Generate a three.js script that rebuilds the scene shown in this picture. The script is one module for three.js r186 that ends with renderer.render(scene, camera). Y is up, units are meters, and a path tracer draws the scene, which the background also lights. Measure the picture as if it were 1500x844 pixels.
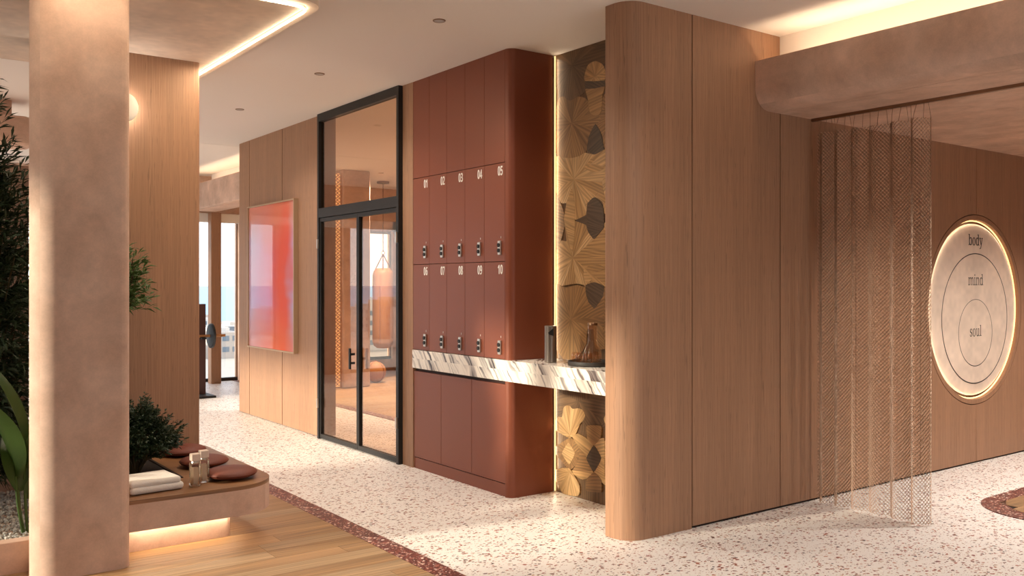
import * as THREE from 'three';
import { RoundedBoxGeometry } from 'three/addons/geometries/RoundedBoxGeometry.js';
import { mergeGeometries, toCreasedNormals } from 'three/addons/utils/BufferGeometryUtils.js';
import { FontLoader } from 'three/addons/loaders/FontLoader.js';
import { TextGeometry } from 'three/addons/geometries/TextGeometry.js';
import { RectAreaLightUniformsLib } from 'three/addons/lights/RectAreaLightUniformsLib.js';

RectAreaLightUniformsLib.init();
const scene = new THREE.Scene();
// ---------------------------------------------------------------- camera
const camera = new THREE.PerspectiveCamera(2 * Math.atan(422 / 1327) * 180 / Math.PI, 1500 / 844, 0.05, 20000);
camera.position.set(0, 1.5, 0);
camera.rotation.set(0, -36.3 * Math.PI / 180, 0);
camera.setViewOffset(1500, 844, 0, 5, 1500, 844);
// ---------------------------------------------------------------- sky, sun, exposure
const EXPOSURE = 0.57, SKY = 4.6, SUN = 15.0, LED = 1.0;
{
  const w = 128, h = 64, d = new Float32Array(w * h * 4);
  for (let j = 0; j < h; j++) for (let i = 0; i < w; i++) {
    const e = Math.max(0, (j + 0.5) / h * 180 - 90) / 90, k = Math.pow(e, 0.55), o = (j * w + i) * 4;
    d[o] = 1.0 - 0.5 * k; d[o + 1] = 0.99 - 0.33 * k; d[o + 2] = 1.0 - 0.08 * k; d[o + 3] = 1;
  }
  const t = new THREE.DataTexture(d, w, h, THREE.RGBAFormat, THREE.FloatType);
  t.mapping = THREE.EquirectangularReflectionMapping; t.magFilter = THREE.LinearFilter; t.needsUpdate = true;
  scene.background = t; scene.backgroundIntensity = SKY;
}
const sun = new THREE.DirectionalLight(new THREE.Color(1.0, 0.86, 0.68), SUN);
sun.position.set(-28, 8.4, -13); sun.target.position.set(2, 0, -8);
sun.castShadow = true; sun.shadow.mapSize.set(2048, 2048); sun.shadow.radius = 8;
Object.assign(sun.shadow.camera, { left: -16, right: 16, top: 12, bottom: -12, near: 1, far: 80 });
scene.add(sun, sun.target);
const WARM = new THREE.Color(1.0, 0.8, 0.56), SOFT = new THREE.Color(1.0, 0.93, 0.85);

// ---------------------------------------------------------------- helpers
let seed = 20240;
const rnd = () => { seed = (seed + 0x6d2b79f5) | 0; let t = Math.imul(seed ^ (seed >>> 15), 1 | seed); t = (t + Math.imul(t ^ (t >>> 7), 61 | t)) ^ t; return ((t ^ (t >>> 14)) >>> 0) / 4294967296; };
const rr = (a, b) => a + (b - a) * rnd();
const V = (x, y, z) => new THREE.Vector3(x, y, z);
const names = new Map();
function numbered(n) { const k = names.get(n) ?? 0; names.set(n, k + 1); return k ? `${n}_${String(k).padStart(3, '0')}` : n; }
function shadows(o) { o.castShadow = true; o.receiveShadow = true; return o; }
function mesh(name, geo, mat, parent, pos) {
  const m = shadows(new THREE.Mesh(geo, mat));
  m.name = parent ? name : numbered(name);
  (parent ?? scene).add(m);
  if (pos) m.position.set(...pos);
  return m;
}
function thing(name, label, category, pos = [0, 0, 0], group) {
  const g = new THREE.Group(); g.name = numbered(name); g.position.set(...pos);
  g.userData = { label, category }; if (group) g.userData.group = group;
  scene.add(g); return g;
}
function tag(o, label, category, group) { Object.assign(o.userData, { label, category }); if (group) o.userData.group = group; return o; }
function structure(name, label, pos = [0, 0, 0], category) {
  const g = new THREE.Group(); g.name = name; g.position.set(...pos);
  g.userData = { kind: 'structure', label, category: category ?? name.split('_')[0] }; scene.add(g); return g;
}
// uv in metres from the positions: the face's own plane, v upward (or along x for level faces when alongX)
function metres(geo, o = {}) {
  const g = geo.index ? geo.toNonIndexed() : geo; if (!g.attributes.normal) g.computeVertexNormals();
  const p = g.attributes.position, n = g.attributes.normal, uv = new Float32Array(p.count * 2);
  const du = o.du ?? 0, dv = o.dv ?? 0;
  for (let t = 0; t < p.count; t += 3) {
    let ax = 0, ay = 0, az = 0;
    for (let k = t; k < t + 3; k++) { ax += Math.abs(n.getX(k)); ay += Math.abs(n.getY(k)); az += Math.abs(n.getZ(k)); }
    for (let k = t; k < t + 3; k++) {
      const x = p.getX(k), y = p.getY(k), z = p.getZ(k); let u, v;
      if (ay >= ax && ay >= az) { if (o.alongX) { u = z; v = x; } else { u = x; v = z; } }
      else if (ax >= az) { if (o.alongX) { u = y; v = z; } else { u = z; v = y; } }
      else if (o.alongX) { u = y; v = x; } else { u = x; v = y; }
      uv[k * 2] = u + du; uv[k * 2 + 1] = v + dv;
    }
  }
  g.setAttribute('uv', new THREE.BufferAttribute(uv, 2)); return g;
}
function boxGeo(x0, x1, y0, y1, z0, z1, r = 0, o) {
  const w = x1 - x0, h = y1 - y0, d = z1 - z0;
  const g = r ? new RoundedBoxGeometry(w, h, d, 2, Math.min(r, w / 2.01, h / 2.01, d / 2.01)) : new THREE.BoxGeometry(w, h, d);
  g.translate((x0 + x1) / 2, (y0 + y1) / 2, (z0 + z1) / 2);
  return metres(g, o);
}
// a plan outline (x, z) raised from y0 to y1
function planShape(pts) { const s = new THREE.Shape(); pts.forEach(([x, z], i) => (i ? s.lineTo(x, -z) : s.moveTo(x, -z))); s.closePath(); return s; }
function prism(shape, y0, y1, o = {}) {
  const b = o.bevel ?? 0;
  let g = new THREE.ExtrudeGeometry(shape, { depth: y1 - y0 - 2 * b, bevelEnabled: b > 0, bevelSize: b, bevelThickness: b, bevelOffset: -b, bevelSegments: 2, curveSegments: 16 });
  g.translate(0, 0, b); g.rotateX(-Math.PI / 2); g.translate(0, y0, 0);
  g = toCreasedNormals(g, 0.6); return metres(g, o);
}
function roundRectPlan(x0, x1, z0, z1, r) {      // r: [x0z0, x1z0, x1z1, x0z1], z0 far, z1 near
  const a = [], arc = (cx, cz, rad, t0) => { if (!rad) { a.push([cx, cz]); return; } for (let k = 0; k <= 12; k++) { const t = t0 + k / 12 * Math.PI / 2; a.push([cx + rad * Math.cos(t), cz + rad * Math.sin(t)]); } };
  arc(x0 + r[0], z0 + r[0], r[0], Math.PI); arc(x1 - r[1], z0 + r[1], r[1], Math.PI * 1.5);
  arc(x1 - r[2], z1 - r[2], r[2], 0); arc(x0 + r[3], z1 - r[3], r[3], Math.PI / 2);
  return a;
}
function tubeGeo(pts, r, seg = 24, rad = 8, closed = false) { return new THREE.TubeGeometry(new THREE.CatmullRomCurve3(pts.map((p) => V(...p)), closed), seg, r, rad, closed); }
function strip(w, h, color, nits, pos, look) { const l = new THREE.RectAreaLight(color, nits, w, h); l.position.set(...pos); l.lookAt(...look); scene.add(l); return l; }
function spot(pos, to, cd, angle, color = SOFT, pen = 0.8) {
  const l = new THREE.SpotLight(color, cd, 0, angle, pen, 2); l.position.set(...pos); l.target.position.set(...to);
  l.castShadow = true; l.shadow.radius = 2.5; scene.add(l, l.target); return l;
}
// ---------------------------------------------------------------- textures
function lattice(n, s) { let q = s; const a = new Float32Array(n * n); for (let i = 0; i < n * n; i++) { q = (q * 1664525 + 1013904223) >>> 0; a[i] = q / 4294967296; } return a; }
const L256 = lattice(256, 77);
function noise(x, y, px, py) {        // value noise, repeats after px, py cells (at most 256)
  const xi = Math.floor(x), yi = Math.floor(y), fx = x - xi, fy = y - yi, sx = fx * fx * (3 - 2 * fx), sy = fy * fy * (3 - 2 * fy);
  const x0 = ((xi % px) + px) % px, x1 = (x0 + 1) % px, y0 = ((yi % py) + py) % py, y1 = (y0 + 1) % py;
  const a = L256[y0 * 256 + x0], b = L256[y0 * 256 + x1], c = L256[y1 * 256 + x0], d = L256[y1 * 256 + x1];
  return (a + (b - a) * sx) * (1 - sy) + (c + (d - c) * sx) * sy;
}
const byte = (v) => Math.max(0, Math.min(255, Math.round(v)));
function dataTex(w, h, f, srgb = true, rep = [1, 1]) {
  const d = new Uint8Array(w * h * 4);
  for (let j = 0; j < h; j++) for (let i = 0; i < w; i++) { const c = f(i / w, j / h), o = (j * w + i) * 4; d[o] = byte(c[0]); d[o + 1] = byte(c[1]); d[o + 2] = byte(c[2]); d[o + 3] = 255; }
  const t = new THREE.DataTexture(d, w, h); t.wrapS = t.wrapT = THREE.RepeatWrapping; t.magFilter = THREE.LinearFilter; t.minFilter = THREE.LinearMipmapLinearFilter; t.generateMipmaps = true;
  if (srgb) t.colorSpace = THREE.SRGBColorSpace; t.repeat.set(...rep); t.needsUpdate = true; return t;
}
function canvasTex(w, h, draw, rep, srgb = true) {
  const c = document.createElement('canvas'); c.width = w; c.height = h; draw(c.getContext('2d'), w, h);
  const t = new THREE.CanvasTexture(c); t.wrapS = t.wrapT = THREE.RepeatWrapping; if (srgb) t.colorSpace = THREE.SRGBColorSpace; if (rep) t.repeat.set(...rep); return t;
}
const oakGrain = (u, v) => {
  const bend = 0.012 * noise(u * 4, v * 3, 4, 3);
  const a = noise((u + bend) * 90, v * 4, 90, 4), b = noise((u + bend) * 250, v * 10, 250, 10), c = noise(u * 9, v * 2, 9, 2), f = noise(u * 256, v * 26, 256, 26);
  return { a, b, c, f, pore: f > 0.72 && b > 0.5 ? (f - 0.72) * 2.2 : 0 };
};
const T = {};
T.oak = dataTex(1024, 1024, (u, v) => { const g = oakGrain(u, v), k = 0.80 + 0.06 * g.a + 0.10 * g.b + 0.07 * g.c - 0.3 * g.pore; return [174 * k, 130 * k, 99 * k]; }, true, [1 / 0.9, 1 / 2.2]);
T.oakBump = dataTex(1024, 1024, (u, v) => { const g = oakGrain(u, v), k = 200 * (0.4 + 0.6 * g.b) - 150 * g.pore; return [k, k, k]; }, false, [1 / 0.9, 1 / 2.2]);
T.plank = dataTex(1024, 1024, (u, v) => {
  const w = noise(u * 5, v * 3, 5, 3), ring = Math.sin((u * 26 + w * 5 + 0.6 * noise(u * 16, v * 8, 16, 8)) * 6.283), b = noise(u * 220, v * 6, 220, 6), c = noise(u * 12, v * 2, 12, 2);
  const k = 0.72 + 0.06 * ring * (0.3 + c) + 0.24 * b + 0.16 * c; return [172 * k, 140 * k, 104 * k * (0.97 + 0.05 * w)];
}, true, [1 / 0.9, 1 / 2.4]);
T.walnut = dataTex(512, 512, (u, v) => {
  const w = noise(u * 4, v * 2, 4, 2), ring = Math.sin((u * 12 + w * 3.2) * 6.283), b = noise(u * 120, v * 5, 120, 5), c = noise(u * 30, v * 2, 30, 2);
  const k = 0.76 + 0.08 * ring + 0.17 * b + 0.14 * c; return [232 * k, 216 * k, 192 * k];
}, true, [1 / 0.3, 1 / 0.6]);
T.plaster = dataTex(1024, 1024, (u, v) => {
  const a = noise(u * 5, v * 5, 5, 5), b = noise(u * 14 + 3, v * 14, 14, 14), c = noise(u * 60, v * 60, 60, 60), d = noise(u * 250, v * 250, 250, 250), e = noise(u * 34 + 5 * a, v * 22 + 4 * b, 34, 22);
  const k = 0.80 + 0.11 * a + 0.09 * b + 0.05 * e + 0.04 * c + 0.035 * d; return [216 * k, 182 * k * (0.985 + 0.03 * b), 162 * k * (0.97 + 0.05 * b)];
}, true, [1 / 1.6, 1 / 1.6]);
T.palePlaster = dataTex(512, 512, (u, v) => { const a = noise(u * 4, v * 4, 4, 4), b = noise(u * 12, v * 12, 12, 12), c = noise(u * 40, v * 40, 40, 40), k = 0.84 + 0.1 * a + 0.07 * b + 0.05 * c; return [242 * k, 219 * k, 198 * k]; }, true, [1 / 1.5, 1 / 1.5]);
function chips(ctx, w, n, palette, smin, smax) {
  for (let i = 0; i < n; i++) {
    const x = rr(0, w), y = rr(0, w), s = smin * Math.pow(smax / smin, Math.pow(rnd(), 2.2)), a0 = rr(0, 6.28), m = 4 + Math.floor(rnd() * 3), st = rr(0.45, 0.9), pts = [];
    for (let k = 0; k < m; k++) { const t = a0 + k / m * 6.283 + rr(-0.35, 0.35), q = s * rr(0.6, 1.1); pts.push([q * Math.cos(t), q * Math.sin(t) * st]); }
    ctx.fillStyle = palette[Math.floor(rnd() * palette.length)];
    for (const ox of [0, -w, w]) for (const oy of [0, -w, w]) {
      if (x + ox < -30 || x + ox > w + 30 || y + oy < -30 || y + oy > w + 30) continue;
      ctx.beginPath(); pts.forEach(([px, py], k) => (k ? ctx.lineTo(x + ox + px, y + oy + py) : ctx.moveTo(x + ox + px, y + oy + py))); ctx.closePath(); ctx.fill();
    }
  }
}
T.terrazzo = canvasTex(2048, 2048, (c, w) => {
  c.fillStyle = '#ebe5de'; c.fillRect(0, 0, w, w);
  chips(c, w, 9000, ['#e2d5ca', '#f4ede6', '#dccdc0', '#e6d9d3'], 2, 12);
  chips(c, w, 17000, ['#8a4432', '#6e3528', '#a5644c', '#5b352c', '#b67f64', '#4a3c38', '#97472f', '#7d5c4a', '#a98a72', '#812f24'], 2.6, 13);
}, [1 / 2.6, 1 / 2.6]);
T.redTerrazzo = canvasTex(1024, 1024, (c, w) => {
  c.fillStyle = '#5c2a25'; c.fillRect(0, 0, w, w);
  chips(c, w, 7000, ['#552521', '#7c3d34', '#8d4c40', '#4a211f'], 4, 18);
  chips(c, w, 3600, ['#b98674', '#e0c6b6', '#a86553', '#241414', '#cfa592', '#efe0d4'], 4, 17);
}, [1 / 0.9, 1 / 0.9]);
T.marble = dataTex(2048, 256, (u, v) => {
  const across = u * 58 + v * 5.5 + 1.6 * noise(u * 14, v * 2, 14, 2) + 0.35 * noise(u * 90, v * 8, 90, 8), along = v * 0.7;
  const big = noise(across * 0.8, along + 3, 256, 256), mid = noise(across * 2.2 + 7, along * 1.5, 256, 256), fine = noise(across * 5, along * 2 + 11, 256, 256), patch = noise(u * 14, v * 2, 14, 2);
  const k = Math.min(1, Math.max(0, big - 0.7) * 2.6 * (0.3 + mid) + Math.max(0, mid - 0.68) * 2.4 * (0.2 + patch) + Math.max(0, fine - 0.66) * 1.7 * (0.1 + patch)), blush = Math.max(0, noise(u * 9 + 2, v * 2, 9, 2) - 0.5) * 0.5;
  return [240 - 185 * k - 8 * blush, 231 - 184 * k - 45 * blush, 218 - 168 * k - 62 * blush];
}, true, [1 / 2.4, 1 / 0.3]);
T.grain = dataTex(256, 256, (u, v) => { const k = 120 + 60 * noise(u * 128, v * 128, 128, 128) + 60 * noise(u * 40, v * 40, 40, 40); return [k, k, k]; }, false, [4, 4]);
// ---------------------------------------------------------------- materials
const std = (p) => new THREE.MeshStandardMaterial(p), phy = (p) => new THREE.MeshPhysicalMaterial(p);
const M = {
  oak: std({ map: T.oak, bumpMap: T.oakBump, bumpScale: 0.0012, roughness: 0.58 }),
  seam: std({ color: '#2b1d15', roughness: 0.9 }),
  plaster: std({ map: T.plaster, roughness: 0.85 }),
  ceiling: std({ color: '#efe6de', roughness: 0.9 }),
  raft: std({ map: T.palePlaster, roughness: 0.85 }),
  terrazzo: std({ map: T.terrazzo, roughness: 0.42 }),
  redTerrazzo: std({ map: T.redTerrazzo, roughness: 0.42 }),
  planks: ['#ffffff', '#f3e6d8', '#fff3e2', '#e9dccb'].map((c) => std({ map: T.plank, color: c, roughness: 0.5 })),
  locker: std({ color: '#82452e', roughness: 0.42, metalness: 0.1 }),
  lockerDark: std({ color: '#3a201a', roughness: 0.7 }),
  marble: std({ map: T.marble, roughness: 0.22 }),
  black: std({ color: '#23201e', roughness: 0.5, metalness: 0.3 }),
  tray: std({ color: '#2a2522', roughness: 0.6 }),
  steel: std({ color: '#c9c2b8', roughness: 0.3, metalness: 0.85 }),
  bronze: std({ color: '#8a6a52', roughness: 0.35, metalness: 0.9 }),
  gun: std({ color: '#9a8f85', roughness: 0.35, metalness: 0.9 }),
  white: std({ color: '#efe9e1', roughness: 0.6 }),
  print: std({ color: '#f1ece4', roughness: 0.6 }),
  ink: std({ color: '#2a211d', roughness: 0.7 }),
  bronzeGlass: phy({ color: '#f4e6d8', roughness: 0.0, transmission: 1, thickness: 0, ior: 1.5 }),
  clearGlass: phy({ color: '#f4f7f7', roughness: 0.0, transmission: 1, thickness: 0, ior: 1.45 }),
  amberGlass: phy({ color: '#fbf3ea', roughness: 0.02, transmission: 1, thickness: 0, ior: 1.5 }),
  leather: std({ color: '#6e3422', roughness: 0.62, bumpMap: T.grain, bumpScale: 0.0006 }),
  tan: std({ color: '#b27a48', roughness: 0.6 }),
  towel: std({ color: '#e6ddd2', roughness: 1, bumpMap: T.grain, bumpScale: 0.003 }),
  leafDark: std({ color: '#25351b', roughness: 0.5 }),
  leaf: std({ color: '#45602a', roughness: 0.45 }),
  leafBig: phy({ color: '#3a541d', roughness: 0.4, transmission: 0.15, thickness: 0 }),
  stem: std({ color: '#4c4029', roughness: 0.9 }),
  soil: std({ color: '#241b15', roughness: 1 }),
  mesh: std({ color: '#efc9aa', roughness: 0.5, metalness: 0.1 }),
  led: std({ color: '#fff3df', emissive: new THREE.Color(1.0, 0.84, 0.6), emissiveIntensity: 26 }),
  ledAmber: std({ color: '#ffe2b0', emissive: new THREE.Color(1.0, 0.68, 0.3), emissiveIntensity: 2.3 }),
  lampOff: std({ color: '#8a7d72', emissive: new THREE.Color(1.0, 0.85, 0.7), emissiveIntensity: 0.15, roughness: 0.5 }),
};
// ================================================================ the setting
const H = 3.16, WX = 3.74, PZ = -3.83, FAR = -13.95, LEFT = -3.0, RIGHT = 10.5, BACK = 4.0;
{
  const f = structure('floor', 'pale terrazzo floor with small red and brown chips');
  mesh('slab', boxGeo(LEFT - 0.2, RIGHT + 0.2, -0.12, 0, FAR - 0.2, BACK + 0.2), M.terrazzo, f);
}
// wood floor islands framed by a dark red terrazzo border
function rows(parent, inside, x0, x1, z0, z1, wdt) {
  let k = 0;
  for (let z = z0; z < z1 - 0.01; z += wdt, k++) {
    let x = x0 - rr(0, 1.4);
    while (x < x1) {
      const len = rr(1.5, 2.3), a = Math.max(x, x0), b = Math.min(x + len, x1); x += len;
      const zb = Math.min(z + wdt, z1); if (b - a < 0.05) continue;
      let xa = a, xb = b;
      if (inside) { const lim = inside((z + zb) / 2); xa = Math.max(xa, lim[0]); xb = Math.min(xb, lim[1]); if (xb - xa < 0.05) continue; }
      mesh('plank', boxGeo(xa + 0.0008, xb - 0.0008, 0.001, 0.006, z + 0.0008, zb - 0.0008, 0, { alongX: true, du: rr(0, 5), dv: rr(0, 5) }), M.planks[Math.floor(rnd() * 4)], parent);
    }
  }
}
{
  const f = structure('floor_001', 'light oak plank floor inlay beside the bench with dark red terrazzo border', [0, 0, 0], 'floor');
  mesh('underlay', boxGeo(LEFT, 2.437, 0, 0.0035, -7.6, BACK), M.seam, f);
  mesh('border_strip', boxGeo(2.437, 2.562, 0, 0.006, -7.6, BACK, 0), M.redTerrazzo, f);
  rows(f, null, 0.3, 2.436, -7.6, 0.0, 0.142);
}
{
  const f = structure('floor_002', 'oak plank floor inlay before the round sign with rounded dark red terrazzo border', [0, 0, 0], 'floor');
  const ring = planShape(roundRectPlan(6.04, RIGHT, -3.15, 1.5, [0.42, 0, 0, 0.42]));
  const inner = roundRectPlan(6.19, RIGHT, -3.03, 1.35, [0.36, 0, 0, 0.36]);
  mesh('underlay', prism(planShape(inner), 0, 0.0035), M.seam, f);
  const hole = new THREE.Path(); inner.forEach(([x, z], i) => (i ? hole.lineTo(x, -z) : hole.moveTo(x, -z))); hole.closePath(); ring.holes.push(hole);
  mesh('border_strip', prism(ring, 0, 0.006), M.redTerrazzo, f);
  rows(f, (z) => { const q = z < -2.67 ? 0.36 - Math.sqrt(Math.max(0, 0.1296 - (z + 2.67) ** 2)) : z > 0.99 ? 0.36 - Math.sqrt(Math.max(0, 0.1296 - (z - 0.99) ** 2)) : 0; return [6.19 + q, RIGHT]; }, 6.19, RIGHT, -3.03, 1.35, 0.142);
}
{
  const f = structure('floor_003', 'oak plank gym floor behind the glass doors with a dark red border', [0, 0, 0], 'floor');
  mesh('underlay', boxGeo(4.97, RIGHT, 0, 0.0035, FAR, -4.3), M.seam, f);
  mesh('border_strip', boxGeo(4.85, 4.97, 0, 0.006, FAR, -4.3), M.redTerrazzo, f);
  rows(f, null, 4.971, 9.0, FAR, -6.5, 0.18);
}
{
  const c = structure('ceiling', 'smooth pale plaster ceiling over the corridor');
  mesh('slab', boxGeo(LEFT - 0.2, 5.05, H, H + 0.16, -10.725, BACK + 0.2), M.ceiling, c);
  mesh('slab', boxGeo(5.05, RIGHT + 0.2, H, H + 0.16, -10.725, PZ - 0.1), M.ceiling, c);
  mesh('slab', boxGeo(LEFT - 0.2, RIGHT + 0.2, H, H + 0.16, FAR - 0.2, -10.735), M.ceiling, c);
  mesh('joint', boxGeo(LEFT - 0.2, RIGHT + 0.2, H + 0.012, H + 0.15, -10.735, -10.725), M.seam, c);
}
// dropped plaster soffit on the right, with a light trough behind its lip
{
  const c = structure('ceiling_001', 'lowered beige plaster soffit with rounded edge and a lit cove', [0, 0, 0], 'ceiling');
  const s = new THREE.Shape(); s.moveTo(4.785, 2.96); s.lineTo(4.785, 2.785); s.absarc(4.925, 2.785, 0.14, Math.PI, Math.PI * 1.5, false); s.lineTo(5.0, 2.645);
  s.lineTo(5.0, 2.9); s.lineTo(4.83, 2.9); s.lineTo(4.83, 2.96); s.closePath();
  const ex = (sh) => { let g = new THREE.ExtrudeGeometry(sh, { depth: BACK - PZ - 0.002, bevelEnabled: false, curveSegments: 20 }); g.translate(0, 0, PZ + 0.001); return metres(toCreasedNormals(g, 0.5), { alongX: false }); };
  mesh('cove_lip', ex(s), M.plaster, c);
  const b = new THREE.Shape(); b.moveTo(5.006, 2.645); b.lineTo(RIGHT, 2.645); b.lineTo(RIGHT, 3.3); b.lineTo(5.05, 3.3); b.lineTo(5.05, 2.9); b.lineTo(5.006, 2.9); b.closePath();
  mesh('soffit', ex(b), M.plaster, c);
  mesh('joint', boxGeo(5.0, 5.006, 2.655, 2.9, PZ + 0.001, BACK), M.seam, c);
  mesh('cove_back', boxGeo(5.038, 5.05, 2.902, H, PZ + 0.002, BACK), M.ceiling, c);
  mesh('led_strip', boxGeo(4.86, 4.885, 2.9, 2.908, PZ + 0.05, BACK - 0.1), M.ledAmber, c);
  strip(0.03, 7.6, WARM, 48 * LED, [4.873, 2.912, 0.1], [4.98, 3.3, 0.1]).rotation.set(Math.PI / 2, 0, 0);
}
// raft under the ceiling on the left with a light line let into it
{
  const c = structure('ceiling_002', 'thin beige plaster ceiling raft with rounded corner and inlaid light line', [0, 0, 0], 'ceiling');
  const lip = planShape(roundRectPlan(LEFT, 2.215, -7.3, -4.79, [0, 0, 0.16, 0])), inn = roundRectPlan(LEFT + 0.02, 2.135, -7.29, -4.885, [0, 0, 0.08, 0]);
  const gapIn = roundRectPlan(LEFT + 0.01, 2.155, -7.295, -4.865, [0, 0, 0.1, 0]);
  const hole = new THREE.Path(); gapIn.forEach(([x, z], i) => (i ? hole.lineTo(x, -z) : hole.moveTo(x, -z))); hole.closePath(); lip.holes.push(hole);
  mesh('rim', prism(lip, 3.1, H), M.raft, c);
  mesh('field', prism(planShape(inn), 3.1, H), M.raft, c);
  const path = []; for (let x = LEFT + 0.1; x < 2.04; x += 0.2) path.push([x, -4.875]);
  for (let k = 0; k <= 8; k++) { const t = Math.PI / 2 - k / 8 * Math.PI / 2; path.push([2.055 + 0.09 * Math.cos(t), -4.965 + 0.09 * Math.sin(t)]); }
  for (let z = -5.1; z > -7.25; z -= 0.2) path.push([2.145, z]);
  mesh('led_line', new THREE.TubeGeometry(new THREE.CatmullRomCurve3(path.map(([x, z]) => V(x, 3.086, z)), false, 'centripetal'), 160, 0.006, 6), M.led, c);
  strip(0.02, 2.2, WARM, 320 * LED, [2.145, 3.07, -6.1], [2.145, 0, -6.1]);
  strip(4.9, 0.02, WARM, 80 * LED, [-0.4, 3.07, -4.875], [-0.4, 0, -4.875]);
}
// ceiling beams deeper in the hall
{
  const b = structure('trim_1', 'beige plaster ceiling beam beyond the planter', [0, 0, 0], 'beam');
  mesh('beam', boxGeo(-2.9, 1.4, 2.74, 3.02, -9.5, -9.1, 0.1), M.plaster, b);
  mesh('web', boxGeo(-2.9, 1.2, 3.0, H, -9.4, -9.25), M.plaster, b);
  const d = structure('trim_2', 'beige plaster cove beam near the far windows', [0, 0, 0], 'beam');
  mesh('beam', boxGeo(4.1, 4.16, 2.6, 2.97, -13.7, -10.8, 0.02), M.plaster, d);
  mesh('trough', boxGeo(4.16, 4.5, 2.6, 2.88, -13.7, -10.8), M.plaster, d);
  mesh('back', boxGeo(4.44, 4.5, 2.88, H, -13.7, -10.8), M.ceiling, d);
  mesh('led_strip', boxGeo(4.2, 4.22, 2.88, 2.89, -13.6, -10.9), M.ledAmber, d);
  strip(0.03, 2.7, WARM, 30 * LED, [4.21, 2.895, -12.2], [4.21, 4, -12.2]);
}
// ---------------------------------------------------------------- oak pier and the wall behind the curtain
const SIGN = [7.66, 1.29];
{
  const w = structure('wall_right', 'oak panelled pier and wall with rounded end and dark vertical joints');
  mesh('core', boxGeo(3.8, RIGHT, 0, H, PZ - 0.2, PZ - 0.09), M.seam, w);
  const edges = [3.65, 4.187, 5.045, 5.917, 6.788, 7.66, 8.532, 9.404, RIGHT], g = 0.004;
  for (let i = 0; i < edges.length - 1; i++) {
    const x0 = edges[i] + (i ? g : 0), x1 = edges[i + 1] - g;
    if (i === 0) { mesh('panel', prism(planShape(roundRectPlan(x0, x1, -4.04, PZ, [0.02, 0, 0, 0.13])), 0, H, { du: 0.2, dv: 0.4 }), M.oak, w); continue; }
    const s = new THREE.Shape(); s.moveTo(x0, 0.015); s.lineTo(x1, 0.015);
    const dy = Math.sqrt(0.8 ** 2 - g * g);
    if (i === 4) { s.lineTo(x1, SIGN[1] - dy); s.absarc(SIGN[0], SIGN[1], 0.8, -Math.PI / 2, Math.PI / 2, true); s.lineTo(x1, H); s.lineTo(x0, H); }
    else if (i === 5) { s.lineTo(x1, H); s.lineTo(x0, H); s.lineTo(x0, SIGN[1] + dy); s.absarc(SIGN[0], SIGN[1], 0.8, Math.PI / 2, -Math.PI / 2, true); }
    else { s.lineTo(x1, H); s.lineTo(x0, H); }
    s.closePath();
    const geo = new THREE.ExtrudeGeometry(s, { depth: 0.085, bevelEnabled: false, curveSegments: 48 }); geo.translate(0, 0, PZ - 0.085);
    mesh('panel', metres(toCreasedNormals(geo, 0.4), { du: i * 0.37, dv: i * 0.61 }), M.oak, w);
  }
  const ann = new THREE.Shape(); ann.absarc(...SIGN, 0.793, 0, Math.PI * 2, false); const hl = new THREE.Path(); hl.absarc(...SIGN, 0.755, 0, Math.PI * 2, true); ann.holes.push(hl);
  const ag = new THREE.ExtrudeGeometry(ann, { depth: 0.085, bevelEnabled: false, curveSegments: 64 }); ag.translate(0, 0, PZ - 0.085);
  mesh('round_rim', metres(toCreasedNormals(ag, 0.4)), M.oak, w);
  mesh('plinth_gap', boxGeo(4.187, RIGHT, 0, 0.016, PZ - 0.09, PZ - 0.012), M.seam, w);
}
// ---------------------------------------------------------------- oak wall with the picture, rounded at its free end
{
  const w = structure('wall_oak', 'oak panelled corridor wall that carries the framed picture');
  mesh('core', boxGeo(WX + 0.03, WX + 0.13, 0, H, -10.45, -8.27), M.seam, w);
  const e = [-10.62, -10.2, -9.225, -8.25];
  for (let i = 0; i < 3; i++) {
    const r = i ? [0, 0, 0, 0] : [0.1, 0.1, 0, 0];
    mesh('panel', prism(planShape(roundRectPlan(WX, WX + 0.16, e[i] + 0.006, e[i + 1] - 0.006, r)), 0.008, H, { du: i * 0.43, dv: i * 0.3 }), M.oak, w);
  }
  mesh('panel', boxGeo(WX, WX + 0.16, 0, H, -6.632, -6.462, 0, { du: 0.3 }), M.oak, w);
  mesh('backing', boxGeo(4.15, 4.3, 0, H, -6.632, -4.04), M.ceiling, w);
  mesh('backing', boxGeo(WX + 0.16, 4.15, 0, H, -6.632, -6.5), M.ceiling, w);
}
{
  const w = structure('wall_left', 'free-standing oak panelled wall behind the bench');
  mesh('panel', prism(planShape(roundRectPlan(1.0, 2.053, -6.86, -6.593, [0, 0.02, 0.02, 0])), 0, 3.1, { du: 0.15, dv: 0.2 }), M.oak, w);
  const p = structure('wall_planter', 'low beige plaster wall behind the planting bed');
  mesh('low_wall', boxGeo(LEFT, 0.99, 0, 2.3, -7.0, -6.86), M.plaster, p);
}
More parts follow.
